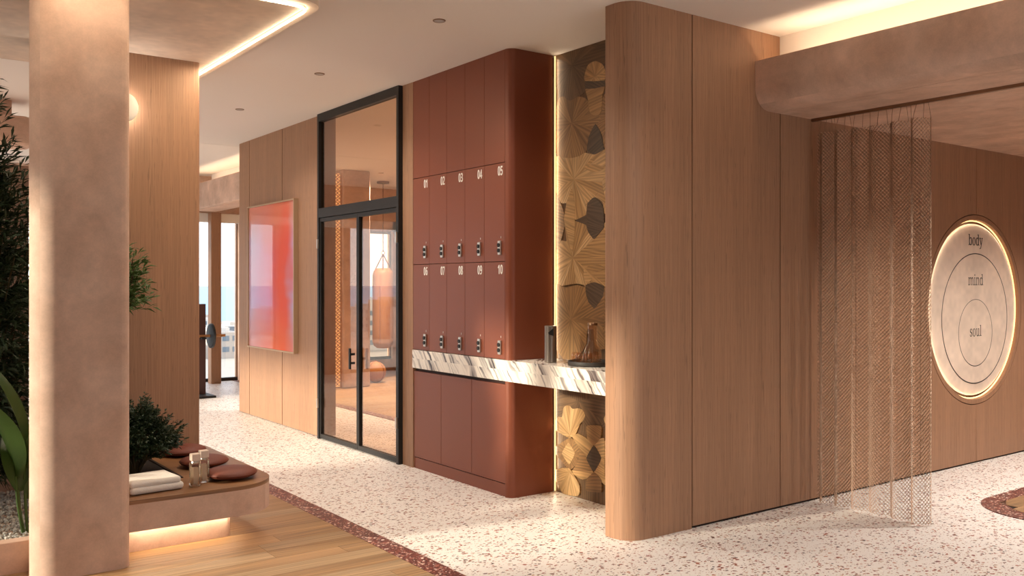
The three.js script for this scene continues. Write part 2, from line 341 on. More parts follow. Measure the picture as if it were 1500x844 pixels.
// outer walls
{
  const w = structure('wall_outer', 'outer plaster walls of the room');
  const t = 0.2, P = (a, b, c, d, e, f) => mesh('wall_panel', boxGeo(a, b, c, d, e, f), M.plaster, w);
  P(LEFT - t, LEFT, 0, H, -4.9, BACK + t); P(LEFT - t, LEFT, 0, H, -8.0, -7.2); P(LEFT - t, LEFT, 3.08, H, -7.2, -4.9); P(LEFT - t, LEFT, 2.6, H, FAR, -8.0); P(LEFT - t, LEFT, 0, 2.6, FAR - t, -13.5);
  P(RIGHT, RIGHT + t, 0, H, FAR - t, BACK + t);
  P(LEFT, RIGHT, 2.62, H, BACK, BACK + t); P(LEFT, 0.0, 0, 2.62, BACK, BACK + t); P(6.0, RIGHT, 0, 2.62, BACK, BACK + t);
  P(LEFT - t, RIGHT, 2.59, H, FAR - t, FAR);
  P(4.95, 7.02, 0, 2.59, FAR - t, FAR); P(0.6, 1.85, 0, 2.59, FAR - t, FAR); P(7.02, 9.6, 0, 0.2, FAR - t, FAR); P(7.67, 8.2, 0.2, 2.59, FAR - t, FAR); P(9.6, RIGHT, 0, 2.59, FAR - t, FAR); P(7.02, 9.6, 2.42, 2.59, FAR - t, FAR);
}
let win = 0;
function windowZ(x0, x1, y0, y1, z, posts, label, thick = 0.06) {      // a glazed opening in a wall across z
  const w = structure(`window_${++win}`, label, [0, 0, 0], 'window');
  mesh('rail', boxGeo(x0, x1, y0, y0 + 0.05, z - thick / 2, z + thick / 2), M.black, w); mesh('rail', boxGeo(x0, x1, y1 - 0.04, y1, z - thick / 2, z + thick / 2), M.steel, w);
  const xs = [x0, ...posts, x1];
  for (const x of xs) mesh('mullion', boxGeo(Math.max(x0, x - 0.02), Math.min(x1, x + 0.02), y0 + 0.05, y1 - 0.04, z - thick / 2, z + thick / 2), M.bronze, w);
  for (let i = 0; i < xs.length - 1; i++) mesh('pane', boxGeo(xs[i] + 0.02, xs[i + 1] - 0.02, y0 + 0.05, y1 - 0.04, z - 0.003, z + 0.003), M.clearGlass, w);
}
function windowX(z0, z1, y0, y1, x, posts, label) {
  const w = structure(`window_${++win}`, label, [0, 0, 0], 'window');
  mesh('rail', boxGeo(x - 0.03, x + 0.03, y0, y0 + 0.05, z0, z1), M.black, w); mesh('rail', boxGeo(x - 0.03, x + 0.03, y1 - 0.04, y1, z0, z1), M.black, w);
  const zs = [z0, ...posts, z1];
  for (const z of zs) mesh('mullion', boxGeo(x - 0.03, x + 0.03, y0 + 0.05, y1 - 0.04, Math.max(z0, z - 0.02), Math.min(z1, z + 0.02)), M.black, w);
  for (let i = 0; i < zs.length - 1; i++) mesh('pane', boxGeo(x - 0.003, x + 0.003, y0 + 0.05, y1 - 0.04, zs[i] + 0.02, zs[i + 1] - 0.02), M.clearGlass, w);
}
windowZ(LEFT, 0.6, 0, 2.59, FAR - 0.1, [-1.2], 'floor-to-ceiling far window at the planter side of the hall');
windowZ(1.85, 4.95, 0, 2.59, FAR - 0.1, [3.2], 'floor-to-ceiling window at the far end of the hall with sea view');
windowZ(7.02, 7.67, 0.2, 2.42, FAR - 0.1, [], 'gym window behind the punching bag');
windowZ(8.2, 9.6, 0.2, 2.42, FAR - 0.1, [], 'gym window away from the punching bag');
windowX(-7.2, -4.9, 0, 3.08, LEFT - 0.1, [-6.05], 'tall side window beside the planting bed');
windowX(-13.5, -8.0, 0, 2.6, LEFT - 0.1, [-11.7, -9.85], 'tall side window along the hall');
windowZ(0.0, 6.0, 0, 2.62, BACK + 0.1, [2.0, 4.0], 'wide window at the near end of the lounge');
{
  const b = thing('blind_box', 'pale roller blind box above the far hall window', 'blind box');
  mesh('cassette', boxGeo(LEFT + 0.02, 4.93, 2.45, 2.588, FAR + 0.01, FAR + 0.1, 0.01), M.white, b);
  const p = structure('trim_3', 'pale wood veneered pillar before the far window', [0, 0, 0], 'pillar');
  mesh('pillar', boxGeo(4.43, 4.585, 0, 2.59, FAR + 0.102, FAR + 0.26, 0.01, { dv: 0.7 }), M.oak, p);
}
// ---------------------------------------------------------------- glass double door
{
  const d = structure('door_1', 'black framed double glass door with transom light', [0, 0, 0], 'door');
  const z0 = -8.248, z1 = -6.634, x0 = 3.7, x1 = 3.76, f = 0.036;
  const B = (n, ...a) => mesh(n, boxGeo(...a), M.black, d);
  B('jamb', x0, x1, 0, H, z0, z0 + f); B('jamb', x0, x1, 0, H, z1 - f, z1); B('head', x0, x1, H - 0.075, H, z0 + f, z1 - f); B('transom_bar', x0, x1, 2.15, 2.24, z0 + f, z1 - f);
  mesh('transom_pane', boxGeo(3.727, 3.733, 2.24, H - 0.075, z0 + f, z1 - f), M.bronzeGlass, d);
  const mid = -7.4;
  for (const s of [0, 1]) {
    const a = s ? mid + 0.003 : z0 + f + 0.003, b = s ? z1 - f - 0.003 : mid - 0.003, t = 0.02;
    const leaf = mesh('door_leaf', mergeGeometries([boxGeo(3.71, 3.75, 0.01, 2.145, a, a + t), boxGeo(3.71, 3.75, 0.01, 2.145, b - t, b), boxGeo(3.71, 3.75, 0.01, 0.05, a + t, b - t), boxGeo(3.71, 3.75, 2.11, 2.145, a + t, b - t)]), M.black, d);
    mesh('pane', boxGeo(3.727, 3.733, 0.05, 2.11, a + t, b - t), M.bronzeGlass, leaf);
    for (const y of [0.3, 1.85]) mesh('hinge', boxGeo(3.685, 3.7, y, y + 0.09, s ? b + 0.006 : a - 0.026, s ? b + 0.026 : a - 0.006), M.steel, leaf);
    if (!s) {
      mesh('handle', mergeGeometries([boxGeo(3.655, 3.672, 0.735, 0.925, b - 0.07, b - 0.045, 0.003), boxGeo(3.67, 3.711, 0.78, 0.8, b - 0.065, b - 0.05), boxGeo(3.67, 3.711, 0.86, 0.88, b - 0.065, b - 0.05)].map((g) => { g.deleteAttribute('uv'); return g; })), M.black, leaf);
      mesh('handle', mergeGeometries([boxGeo(3.79, 3.807, 0.735, 0.925, b - 0.0, b + 0.025, 0.003), boxGeo(3.75, 3.792, 0.82, 0.84, b - 0.015, b + 0.015)].map((g) => { g.deleteAttribute('uv'); return g; })), M.tan, leaf);
    }
  }
}
// ---------------------------------------------------------------- downlights
const DL = [[3.0, -4.857], [3.0, -6.642], [3.0, -8.437]];
const dlText = ['between the pier and the lockers', 'before the glass door', 'near the framed picture'];
function downlight(x, y, z, label, cd, angle = 1.0) {
  const g = thing('downlight', label, 'downlight', [x, y, z], 'recessed ceiling downlights');
  mesh('trim_ring', new THREE.TorusGeometry(0.036, 0.005, 8, 28).rotateX(Math.PI / 2), M.bronze, g, [0, -0.001, 0]);
  mesh('lens', new THREE.CylinderGeometry(0.033, 0.033, 0.004, 24), M.lampOff, g, [0, -0.002, 0]);
  spot([x, y - 0.012, z], [x, 0, z], cd, angle);
}
DL.forEach(([x, z], i) => downlight(x, H, z, `small round recessed downlight in the ceiling ${dlText[i]}`, 12, 1.15));
for (const [x, z] of [[3.0, -3.07], [3.0, -1.28]]) downlight(x, H, z, 'small round recessed downlight in the lounge ceiling', 14, 1.15);
for (const [x, z] of [[6.2, -2.5], [7.66, -2.5], [9.1, -2.5]]) downlight(x, 2.645, z, 'small round downlight in the lowered soffit', 32, 1.15);
for (const [x, z] of [[6.0, -9.2], [8.0, -9.2], [6.4, -12.0]]) downlight(x, H, z, 'small round downlight in the gym ceiling', 130);
// ================================================================ objects
const font = await new FontLoader().loadAsync('fonts/droid/droid_sans_bold.typeface.json');
const serif = await new FontLoader().loadAsync('fonts/droid/droid_serif_regular.typeface.json');
function lettering(text, f, size, sx, depth) { const g = new TextGeometry(text, { font: f, size, depth, curveSegments: 5, bevelEnabled: false }); g.computeBoundingBox(); const b = g.boundingBox; g.translate(-(b.min.x + b.max.x) / 2, 0, 0); g.scale(sx, 1, 1); return g; }
const LZ0 = -6.46, LZ1 = -5.175, CW = (LZ1 - LZ0) / 5;
// ---------------------------------------------------------------- locker bank
{
  const t = thing('locker_bank', 'tall terracotta locker bank with ten numbered doors above the marble counter', 'lockers');
  mesh('body', boxGeo(WX + 0.02, 4.125, 0.969, H, LZ0, LZ1), M.lockerDark, t);
  const corner = planShape(roundRectPlan(WX, 4.125, LZ1 + 0.005, -5.115, [0, 0, 0, 0.058]));
  mesh('corner_panel', prism(corner, 0.969, H), M.locker, t);
  for (let i = 0; i < 5; i++) {
    const a = LZ0 + i * CW + 0.0012, b = LZ0 + (i + 1) * CW - 0.0012;
    mesh('upper_panel', boxGeo(WX, WX + 0.02, 2.366, H, a, b, 0.0015), M.locker, t);
    for (const r of [0, 1]) {
      const y0 = r ? 0.972 : 1.665, y1 = r ? 1.661 : 2.362, n = i + 1 + r * 5;
      const door = mesh('door', boxGeo(WX, WX + 0.02, y0, y1, a, b, 0.0015), M.locker, t);
      const num = lettering(String(n).padStart(2, '0'), font, 0.066, 0.62, 0.0012); num.rotateY(-Math.PI / 2); num.translate(WX - 0.0003, y1 - 0.086, b - 0.055);
      mesh('number', num, M.print, door);
      const ly = y0 + (r ? 0.082 : 0.096), lz = b - 0.055;
      mesh('lock_plate', boxGeo(WX - 0.014, WX, ly - 0.05, ly + 0.05, lz - 0.017, lz + 0.017, 0.004), M.steel, door);
      for (const s of [-1, 1]) mesh('lock_dial', new THREE.CylinderGeometry(0.0145, 0.0145, 0.008, 18).rotateZ(Math.PI / 2).translate(WX - 0.017, ly + s * 0.019, lz), M.black, door);
      mesh('lock_light', boxGeo(WX - 0.002, WX, ly + 0.068, ly + 0.082, lz + 0.006, lz + 0.01), M.print, door);
    }
  }
}
{
  const t = thing('base_cabinet', 'terracotta base cabinet with three plain doors under the marble counter', 'cabinet');
  mesh('body', boxGeo(WX + 0.03, 4.125, 0, 0.819, LZ0, LZ1), M.lockerDark, t);
  mesh('corner_panel', prism(planShape(roundRectPlan(WX, 4.125, LZ1 + 0.005, -5.115, [0, 0, 0, 0.058])), 0, 0.819), M.locker, t);
  mesh('plinth', boxGeo(WX + 0.012, WX + 0.03, 0, 0.088, LZ0, LZ1), M.locker, t);
  const e = [LZ0, -6.04, -5.61, LZ1];
  for (let i = 0; i < 3; i++) mesh('door', boxGeo(WX + 0.008, WX + 0.03, 0.094, 0.795, e[i] + 0.0015, e[i + 1] - 0.0015, 0.002), M.locker, t);
}
tag(mesh('marble_counter', boxGeo(WX - 0.012, 4.128, 0.82, 0.968, -6.455, -4.042, 0.003, { alongX: false }), M.marble), 'white marble counter with dark diagonal veins running from lockers to pier', 'counter');
// ---------------------------------------------------------------- marquetry wall
{
  const w = structure('wall_marquetry', 'walnut marquetry wall of petals and shields in the niche');
  const tones = { dark: ['#7b634c', '#846b53', '#715a45', '#8b7158'], mid: ['#a5845f', '#b08e67', '#9b7b58', '#aa8a64'], light: ['#cdac80', '#d6b78d', '#c09f74', '#dcbf97'], deep: ['#5f5145', '#5a4c41', '#66574a', '#625347'] };
  const mats = Object.fromEntries(Object.entries(tones).map(([k, v]) => [k, v.map((c) => std({ map: T.walnut, color: c, roughness: 0.5 }))]));
  const X = 4.145;
  mesh('backing_board', boxGeo(X, X + 0.005, 0.002, H, -5.1, -4.042, 0, { du: 0.1 }), mats.dark[0], w);
  const pieces = [
["dark rosette top",[-4.924,3.056],[[-5.143,3.146],[-5.134,3.003],[-5.087,2.913],[-5.014,2.848],[-4.924,2.804],[-4.853,2.815],[-4.767,2.846],[-4.666,2.884],[-4.567,2.932],[-4.567,3.161],[-4.699,3.162],[-4.836,3.163],[-5.014,3.166]]],
["mid rosette",[-4.924,2.644],[[-5.069,2.84],[-5.106,2.729],[-5.125,2.59],[-5.115,2.472],[-5.05,2.418],[-4.942,2.396],[-4.776,2.415],[-4.742,2.517],[-4.683,2.576],[-4.616,2.633],[-4.699,2.701],[-4.767,2.79],[-4.853,2.821],[-4.942,2.807],[-5.014,2.848]]],
["pale oval top",[-4.678,2.928],[[-4.674,3.035],[-4.6,2.998],[-4.57,2.943],[-4.58,2.885],[-4.649,2.864],[-4.679,2.866],[-4.733,2.89],[-4.779,2.915],[-4.788,2.951],[-4.75,3.022]]],
["dark band",[-4.678,2.869],[[-4.779,2.915],[-4.679,2.897],[-4.58,2.885],[-4.572,2.845],[-4.679,2.836],[-4.776,2.859]]],
["pale oval low",[-4.678,2.753],[[-4.776,2.859],[-4.679,2.847],[-4.575,2.843],[-4.597,2.794],[-4.608,2.686],[-4.633,2.663],[-4.674,2.661],[-4.725,2.684],[-4.742,2.741],[-4.75,2.787]]],
["dark shield",[-4.669,2.474],[[-4.669,2.602],[-4.616,2.534],[-4.592,2.453],[-4.583,2.409],[-4.683,2.393],[-4.759,2.435],[-4.742,2.517],[-4.708,2.568]]],
["light rosette up",[-4.897,2.243],[[-5.128,2.406],[-5.069,2.429],[-5.014,2.411],[-4.924,2.397],[-4.836,2.402],[-4.776,2.417],[-4.683,2.392],[-4.564,2.409],[-4.564,2.267],[-4.6,2.194],[-4.564,2.048],[-4.666,2.1],[-4.75,2.062],[-4.767,1.984],[-4.871,1.957],[-4.924,1.971],[-5.005,1.976],[-4.978,2.078],[-5.041,2.088],[-5.125,2.194]]],
["light rosette low",[-4.906,1.69],[[-5.128,1.502],[-5.125,1.725],[-5.041,1.815],[-4.978,1.813],[-5.005,1.964],[-4.924,1.96],[-4.871,1.945],[-4.767,1.917],[-4.742,1.86],[-4.683,1.812],[-4.564,1.884],[-4.564,1.491],[-4.666,1.518],[-4.75,1.493],[-4.871,1.507],[-5.014,1.492],[-5.069,1.488]]],
["leaf left",[-5.06,1.967],[[-5.128,2.195],[-5.041,2.083],[-4.999,1.999],[-4.999,1.918],[-5.041,1.815],[-5.128,1.713]]],
["lens",[-4.924,1.96],[[-4.924,2.183],[-4.885,2.071],[-4.885,1.957],[-4.892,1.832],[-4.92,1.719],[-4.96,1.835],[-5.005,1.964],[-4.978,2.078]]],
["eye up",[-4.674,2.3],[[-4.776,2.308],[-4.725,2.326],[-4.674,2.328],[-4.616,2.311],[-4.575,2.292],[-4.624,2.275],[-4.674,2.272],[-4.73,2.286]]],
["eye low",[-4.674,1.612],[[-4.776,1.614],[-4.725,1.633],[-4.674,1.642],[-4.616,1.631],[-4.575,1.611],[-4.624,1.592],[-4.674,1.585],[-4.73,1.593]]],
["dark shield mid",[-4.674,1.956],[[-4.683,2.099],[-4.608,2.051],[-4.583,2.011],[-4.58,1.89],[-4.616,1.859],[-4.683,1.812],[-4.742,1.865],[-4.767,1.915],[-4.88,1.951],[-4.767,1.984],[-4.75,2.062]]],
["inner shield",[-4.669,1.956],[[-4.75,2.039],[-4.666,2.05],[-4.592,2.028],[-4.592,1.875],[-4.666,1.856],[-4.75,1.877]]],
["mid rosette low",[-4.925,1.252],[[-5.121,1.5],[-4.989,1.479],[-4.861,1.496],[-4.768,1.479],[-4.587,1.49],[-4.576,1.283],[-4.587,1.184],[-4.737,1.218],[-4.768,1.075],[-4.861,0.988],[-4.989,0.959],[-5.105,1.057],[-5.128,1.246]]],
["dark shield low",[-4.676,1.43],[[-4.768,1.496],[-4.676,1.516],[-4.578,1.49],[-4.587,1.421],[-4.632,1.371],[-4.676,1.336],[-4.737,1.379],[-4.761,1.429]]],
["oval leaf",[-4.64,1.142],[[-4.691,1.239],[-4.632,1.245],[-4.587,1.204],[-4.576,1.066],[-4.661,1.061],[-4.682,1.16]]],
["dark ground low",[-4.836,0.681],[[-5.125,0.745],[-4.57,0.763],[-4.57,0.566],[-4.784,0.528],[-4.96,0.633],[-5.087,0.526],[-5.125,0.486]]],
["flower petal up",[-4.933,0.43],[[-5.005,0.617],[-4.974,0.637],[-4.933,0.638],[-4.906,0.622],[-4.845,0.632],[-4.798,0.626],[-4.77,0.592],[-4.788,0.556],[-4.827,0.523],[-4.871,0.449],[-4.933,0.413],[-4.996,0.421],[-5.087,0.444],[-5.115,0.487],[-5.069,0.546],[-5.023,0.551]]],
["flower core",[-4.933,0.304],[[-4.933,0.413],[-4.88,0.397],[-4.81,0.333],[-4.836,0.273],[-4.906,0.199],[-4.96,0.196],[-5.087,0.269],[-5.115,0.311],[-5.032,0.364]]],
["flower diamond",[-4.951,0.301],[[-4.951,0.376],[-4.88,0.312],[-4.942,0.222],[-5.023,0.29]]],
["petal right up",[-4.793,0.392],[[-4.906,0.433],[-4.845,0.455],[-4.75,0.432],[-4.683,0.395],[-4.716,0.347],[-4.75,0.303],[-4.827,0.353],[-4.897,0.412]]],
["petal right low",[-4.793,0.19],[[-4.906,0.188],[-4.836,0.205],[-4.691,0.22],[-4.686,0.196],[-4.733,0.164],[-4.793,0.142],[-4.845,0.147],[-4.897,0.166]]],
["petal mid right",[-4.793,0.257],[[-4.827,0.353],[-4.75,0.303],[-4.683,0.221],[-4.897,0.189],[-4.836,0.273]]],
["flower petal low",[-4.933,0.166],[[-4.933,0.195],[-4.897,0.166],[-4.827,0.093],[-4.836,0.024],[-4.924,0.001],[-5.005,0.004],[-5.06,0.052],[-5.115,0.124],[-5.087,0.164],[-4.996,0.19]]],
["petal far right up",[-4.608,0.374],[[-4.674,0.398],[-4.616,0.45],[-4.57,0.457],[-4.57,0.325],[-4.6,0.321]]],
["petal far right low",[-4.608,0.253],[[-4.6,0.321],[-4.57,0.325],[-4.57,0.172],[-4.633,0.183],[-4.673,0.215]]],
["dark diamond",[-4.674,0.307],[[-4.674,0.398],[-4.597,0.321],[-4.674,0.214],[-4.753,0.297]]],
["fan upper right",[-4.674,0.465],[[-4.75,0.522],[-4.6,0.54],[-4.608,0.457],[-4.674,0.398],[-4.742,0.433]]],
["fan lower right",[-4.674,0.143],[[-4.75,0.152],[-4.673,0.212],[-4.6,0.178],[-4.6,0.09],[-4.75,0.073]]],
  ];
  const toneOf = (n) => (/dark ground/.test(n) ? 'dark' : /dark rosette/.test(n) ? 'dark' : /dark|inner/.test(n) ? 'deep' : /mid|leaf|fan|core/.test(n) ? 'mid' : 'light');
  let layer = 0;
  const lay = (name, c, outline, order) => {
    const tone = toneOf(name), split = /rosette|petal up|petal low|ground|pale oval top|core/.test(name) ? 1 : 0;
    const x = X - 0.0022 - 0.0014 * order;
    const loop = new THREE.CatmullRomCurve3(outline.map(([z, y]) => V(z, Math.min(Math.max(y, 0.004), H - 0.002), 0)), true, 'catmullrom', split ? 0.35 : 0.2).getPoints(outline.length * 4).slice(0, -1);
    const sectors = split ? outline.length : 1;
    for (let s = 0; s < sectors; s++) {
      const sh = new THREE.Shape(); let ang = Math.PI / 2;
      if (split) { sh.moveTo(c[0], c[1]); for (let k = 0; k <= 4; k++) { const q = loop[(s * 4 + k) % loop.length]; sh.lineTo(Math.min(q.x, -4.045), Math.min(Math.max(q.y, 0.004), H - 0.002)); } const q = loop[(s * 4 + 2) % loop.length]; ang = Math.atan2(q.y - c[1], q.x - c[0]); }
      else { loop.forEach((q, k) => (k ? sh.lineTo(Math.min(q.x, -4.045), q.y) : sh.moveTo(Math.min(q.x, -4.045), q.y))); ang = rr(-0.6, 0.6); }
      sh.closePath();
      const g = new THREE.ExtrudeGeometry(sh, { depth: X - x + 0.00012 * (s % 3), bevelEnabled: false });
      const p = g.attributes.position, uv = new Float32Array(p.count * 2), ca = Math.cos(ang), sa = Math.sin(ang), du = rnd() * 3, dv = rnd() * 3;
      for (let k = 0; k < p.count; k++) { const dx = p.getX(k) - c[0], dy = p.getY(k) - c[1]; uv[k * 2] = -dx * sa + dy * ca + du; uv[k * 2 + 1] = dx * ca + dy * sa + dv; }
      g.setAttribute('uv', new THREE.BufferAttribute(uv, 2));
      g.rotateY(-Math.PI / 2); g.translate(X, 0, 0);                     // shape x runs along z, the depth toward the room
      mesh('veneer_piece', g, mats[tone][Math.floor(rnd() * 4)], w);
    }
  };
  pieces.forEach(([n, c, o], i) => lay(n, c, o, i * 0.35));
  const AX = -4.674;
  pieces.forEach(([n, c, o], i) => { if (c[0] < -4.73) lay(n, [2 * AX - c[0], c[1]], o.map(([z, y]) => [2 * AX - z, y]).reverse(), i * 0.35 - 0.15); });
  const l = thing('light_strip', 'warm vertical light strip between lockers and marquetry wall', 'light strip', [4.132, 0, -5.106]);
  mesh('profile', boxGeo(-0.002, 0.01, 0.005, H - 0.005, -0.008, -0.001), M.bronze, l);
  mesh('diffuser', boxGeo(-0.002, 0.008, 0.006, H - 0.006, -0.001, 0.006), M.ledAmber, l);
  strip(0.01, 3.1, WARM, 45 * LED, [4.128, 1.58, -5.096], [4.15, 1.58, -4.8]);
}
// ---------------------------------------------------------------- things on the counter
const CT = 0.9685;
{
  const t = thing('dispenser', 'cylindrical gunmetal dispenser with a spout notch on the marble counter', 'dispenser', [3.875, CT, -4.83]);
  mesh('body', new THREE.LatheGeometry([[0, 0], [0.041, 0], [0.042, 0.003], [0.042, 0.247], [0.04, 0.25], [0, 0.25]].map((p) => new THREE.Vector2(...p)), 40), M.gun, t);
  const s = new THREE.Shape(); s.moveTo(0.016, 0.235); s.lineTo(-0.018, 0.205); s.lineTo(-0.012, 0.195); s.lineTo(0.016, 0.185); s.closePath();
  const g = new THREE.ExtrudeGeometry(s, { depth: 0.02, bevelEnabled: true, bevelSize: 0.002, bevelThickness: 0.002, bevelSegments: 2 }); g.translate(0, 0, 0.03); g.rotateY(-0.6);
  mesh('spout', g, M.black, t);
}
{
  const tr = thing('tray', 'round dark tray holding the carafe and tumblers', 'tray', [3.955, CT, -4.5]);
  mesh('dish', new THREE.LatheGeometry([[0, 0], [0.15, 0], [0.156, 0.006], [0.156, 0.028], [0.15, 0.03], [0.147, 0.012], [0, 0.012]].map((p) => new THREE.Vector2(...p)), 56), M.tray, tr);
  const cy = CT + 0.0125;
  const c = thing('carafe', 'tall glass carafe with narrow neck on the dark tray', 'carafe', [3.965, cy, -4.5]);
  mesh('body', new THREE.LatheGeometry([[0, 0], [0.05, 0], [0.056, 0.01], [0.057, 0.06], [0.05, 0.1], [0.033, 0.13], [0.029, 0.16], [0.031, 0.262], [0.029, 0.262], [0.027, 0.16], [0.031, 0.131], [0.048, 0.1], [0.055, 0.06], [0.054, 0.012], [0, 0.004]].map((p) => new THREE.Vector2(...p)), 40), M.amberGlass, c);
  mesh('rim_band', new THREE.LatheGeometry([[0.0315, 0.25], [0.033, 0.25], [0.033, 0.266], [0.026, 0.266], [0.026, 0.263]].map((p) => new THREE.Vector2(...p)), 32), M.bronze, c);
  const gl = [[3.9, -4.585, 'beside the carafe on the locker side'], [3.88, -4.52, 'before the carafe'], [3.87, -4.44, 'on the pier side of the carafe'], [4.03, -4.56, 'behind the carafe']];
  for (const [x, z, l] of gl) {
    const o = mesh('tumbler', new THREE.LatheGeometry([[0, 0], [0.024, 0], [0.033, 0.014], [0.037, 0.034], [0.035, 0.056], [0.03, 0.07], [0.0285, 0.07], [0.0335, 0.055], [0.0355, 0.034], [0.0315, 0.015], [0, 0.004]].map((p) => new THREE.Vector2(...p)), 32), M.amberGlass, null, [x, cy, z]);
    tag(o, `small rounded glass tumbler ${l}`, 'tumbler', 'tumblers on the tray');
  }
}
// ---------------------------------------------------------------- framed picture
{
  const t = thing('framed_picture', 'large framed abstract picture of orange, red and lilac colour fields', 'picture', [WX, 0, 0]);
  const z0 = -10.14, z1 = -8.8, y0 = 0.79, y1 = 2.385, fr = 0.014;
  mesh('frame', mergeGeometries([boxGeo(-0.05, -0.001, y0, y0 + fr, z0, z1), boxGeo(-0.05, -0.001, y1 - fr, y1, z0, z1), boxGeo(-0.05, -0.001, y0 + fr, y1 - fr, z0, z0 + fr), boxGeo(-0.05, -0.001, y0 + fr, y1 - fr, z1 - fr, z1)]), std({ color: '#b79c7e', roughness: 0.4, metalness: 0.4 }), t);
  const tex = dataTex(256, 320, (u, v) => {                              // u from the far end to the near end, v upward
    const n = noise(u * 5, v * 4, 256, 256) * 0.16 + noise(u * 2, v * 24, 256, 256) * 0.05, a = Math.min(1, Math.max(0, u + n - 0.08));
    const stops = [[0, [196, 168, 196]], [0.25, [204, 150, 180]], [0.5, [214, 118, 140]], [0.74, [224, 84, 66]], [0.84, [222, 84, 72]], [0.94, [196, 140, 170]], [1, [176, 168, 205]]];
    let c = stops[stops.length - 1][1];
    for (let k = 1; k < stops.length; k++) if (a <= stops[k][0]) { const q = (a - stops[k - 1][0]) / (stops[k][0] - stops[k - 1][0]); c = stops[k][1].map((x, i) => stops[k - 1][1][i] * (1 - q) + x * q); break; }
    const top = Math.max(0, Math.min(1, (v + n - 0.8) / 0.25)), low = Math.max(0, Math.min(1, (0.24 - v + n * 0.6) / 0.24)) * (1 - Math.abs(u - 0.55));
    c = c.map((x, i) => x * (1 - top * 0.75) + [226, 132, 100][i] * top * 0.75); return c.map((x, i) => x * (1 - low * 0.7) + [236, 120, 72][i] * low * 0.7);
  });
  const g = new THREE.PlaneGeometry(z1 - z0 - 2 * fr, y1 - y0 - 2 * fr); g.rotateY(-Math.PI / 2); g.translate(-0.03, (y0 + y1) / 2, (z0 + z1) / 2);
  mesh('print', g, phy({ map: tex, roughness: 0.7, specularIntensity: 0.3, clearcoat: 0.8, clearcoatRoughness: 0.0 }), t);
}
// ---------------------------------------------------------------- round lit sign
{
  const t = thing('wall_sign', 'round backlit plaster sign reading body mind soul in nested rings', 'sign', [SIGN[0], SIGN[1], PZ]);
  const prof = [[0.0001, -0.004], [0.5, -0.0045], [0.6, -0.006], [0.66, -0.0095], [0.7, -0.0165], [0.722, -0.026], [0.722, -0.04], [0.0001, -0.04]].reverse().map(([r, y]) => new THREE.Vector2(r, y));
  mesh('disc', metres(new THREE.LatheGeometry(prof, 96).rotateX(Math.PI / 2)), std({ map: T.palePlaster, roughness: 0.8 }), t);
  mesh('recess', metres(new THREE.CylinderGeometry(0.756, 0.756, 0.006, 96).rotateX(Math.PI / 2).translate(0, 0, -0.085)), M.oak, t);
  const ring = (r, y, w) => mesh('ring_line', new THREE.TorusGeometry(r, w, 4, 96).scale(1, 1, 0.3).translate(0, y, -0.0045), M.ink, t);
  ring(0.545, -0.075, 0.0042); ring(0.28, -0.195, 0.0036);
  const word = (s, y) => { const g = lettering(s, serif, 0.088, 0.82, 0.0015); g.translate(0, y, -0.0052); mesh('lettering', g, M.ink, t); };
  word('body', 0.54); word('mind', 0.205); word('soul', -0.225);
  mesh('led_ring', new THREE.TorusGeometry(0.747, 0.006, 8, 96).translate(0, 0, -0.03), M.ledAmber, t);
for (let k = 0; k < 24; k++) { const a = k / 24 * Math.PI * 2, x = SIGN[0] + 0.74 * Math.cos(a), y = SIGN[1] + 0.74 * Math.sin(a); const l = strip(0.2, 0.008, WARM, 22 * LED, [x, y, PZ - 0.012], [SIGN[0], SIGN[1], PZ - 0.05]), n = V(Math.cos(a), Math.sin(a), 0.08).normalize(), tg = V(-Math.sin(a), Math.cos(a), 0); l.quaternion.setFromRotationMatrix(new THREE.Matrix4().makeBasis(tg, n.clone().cross(tg), n)); }
}
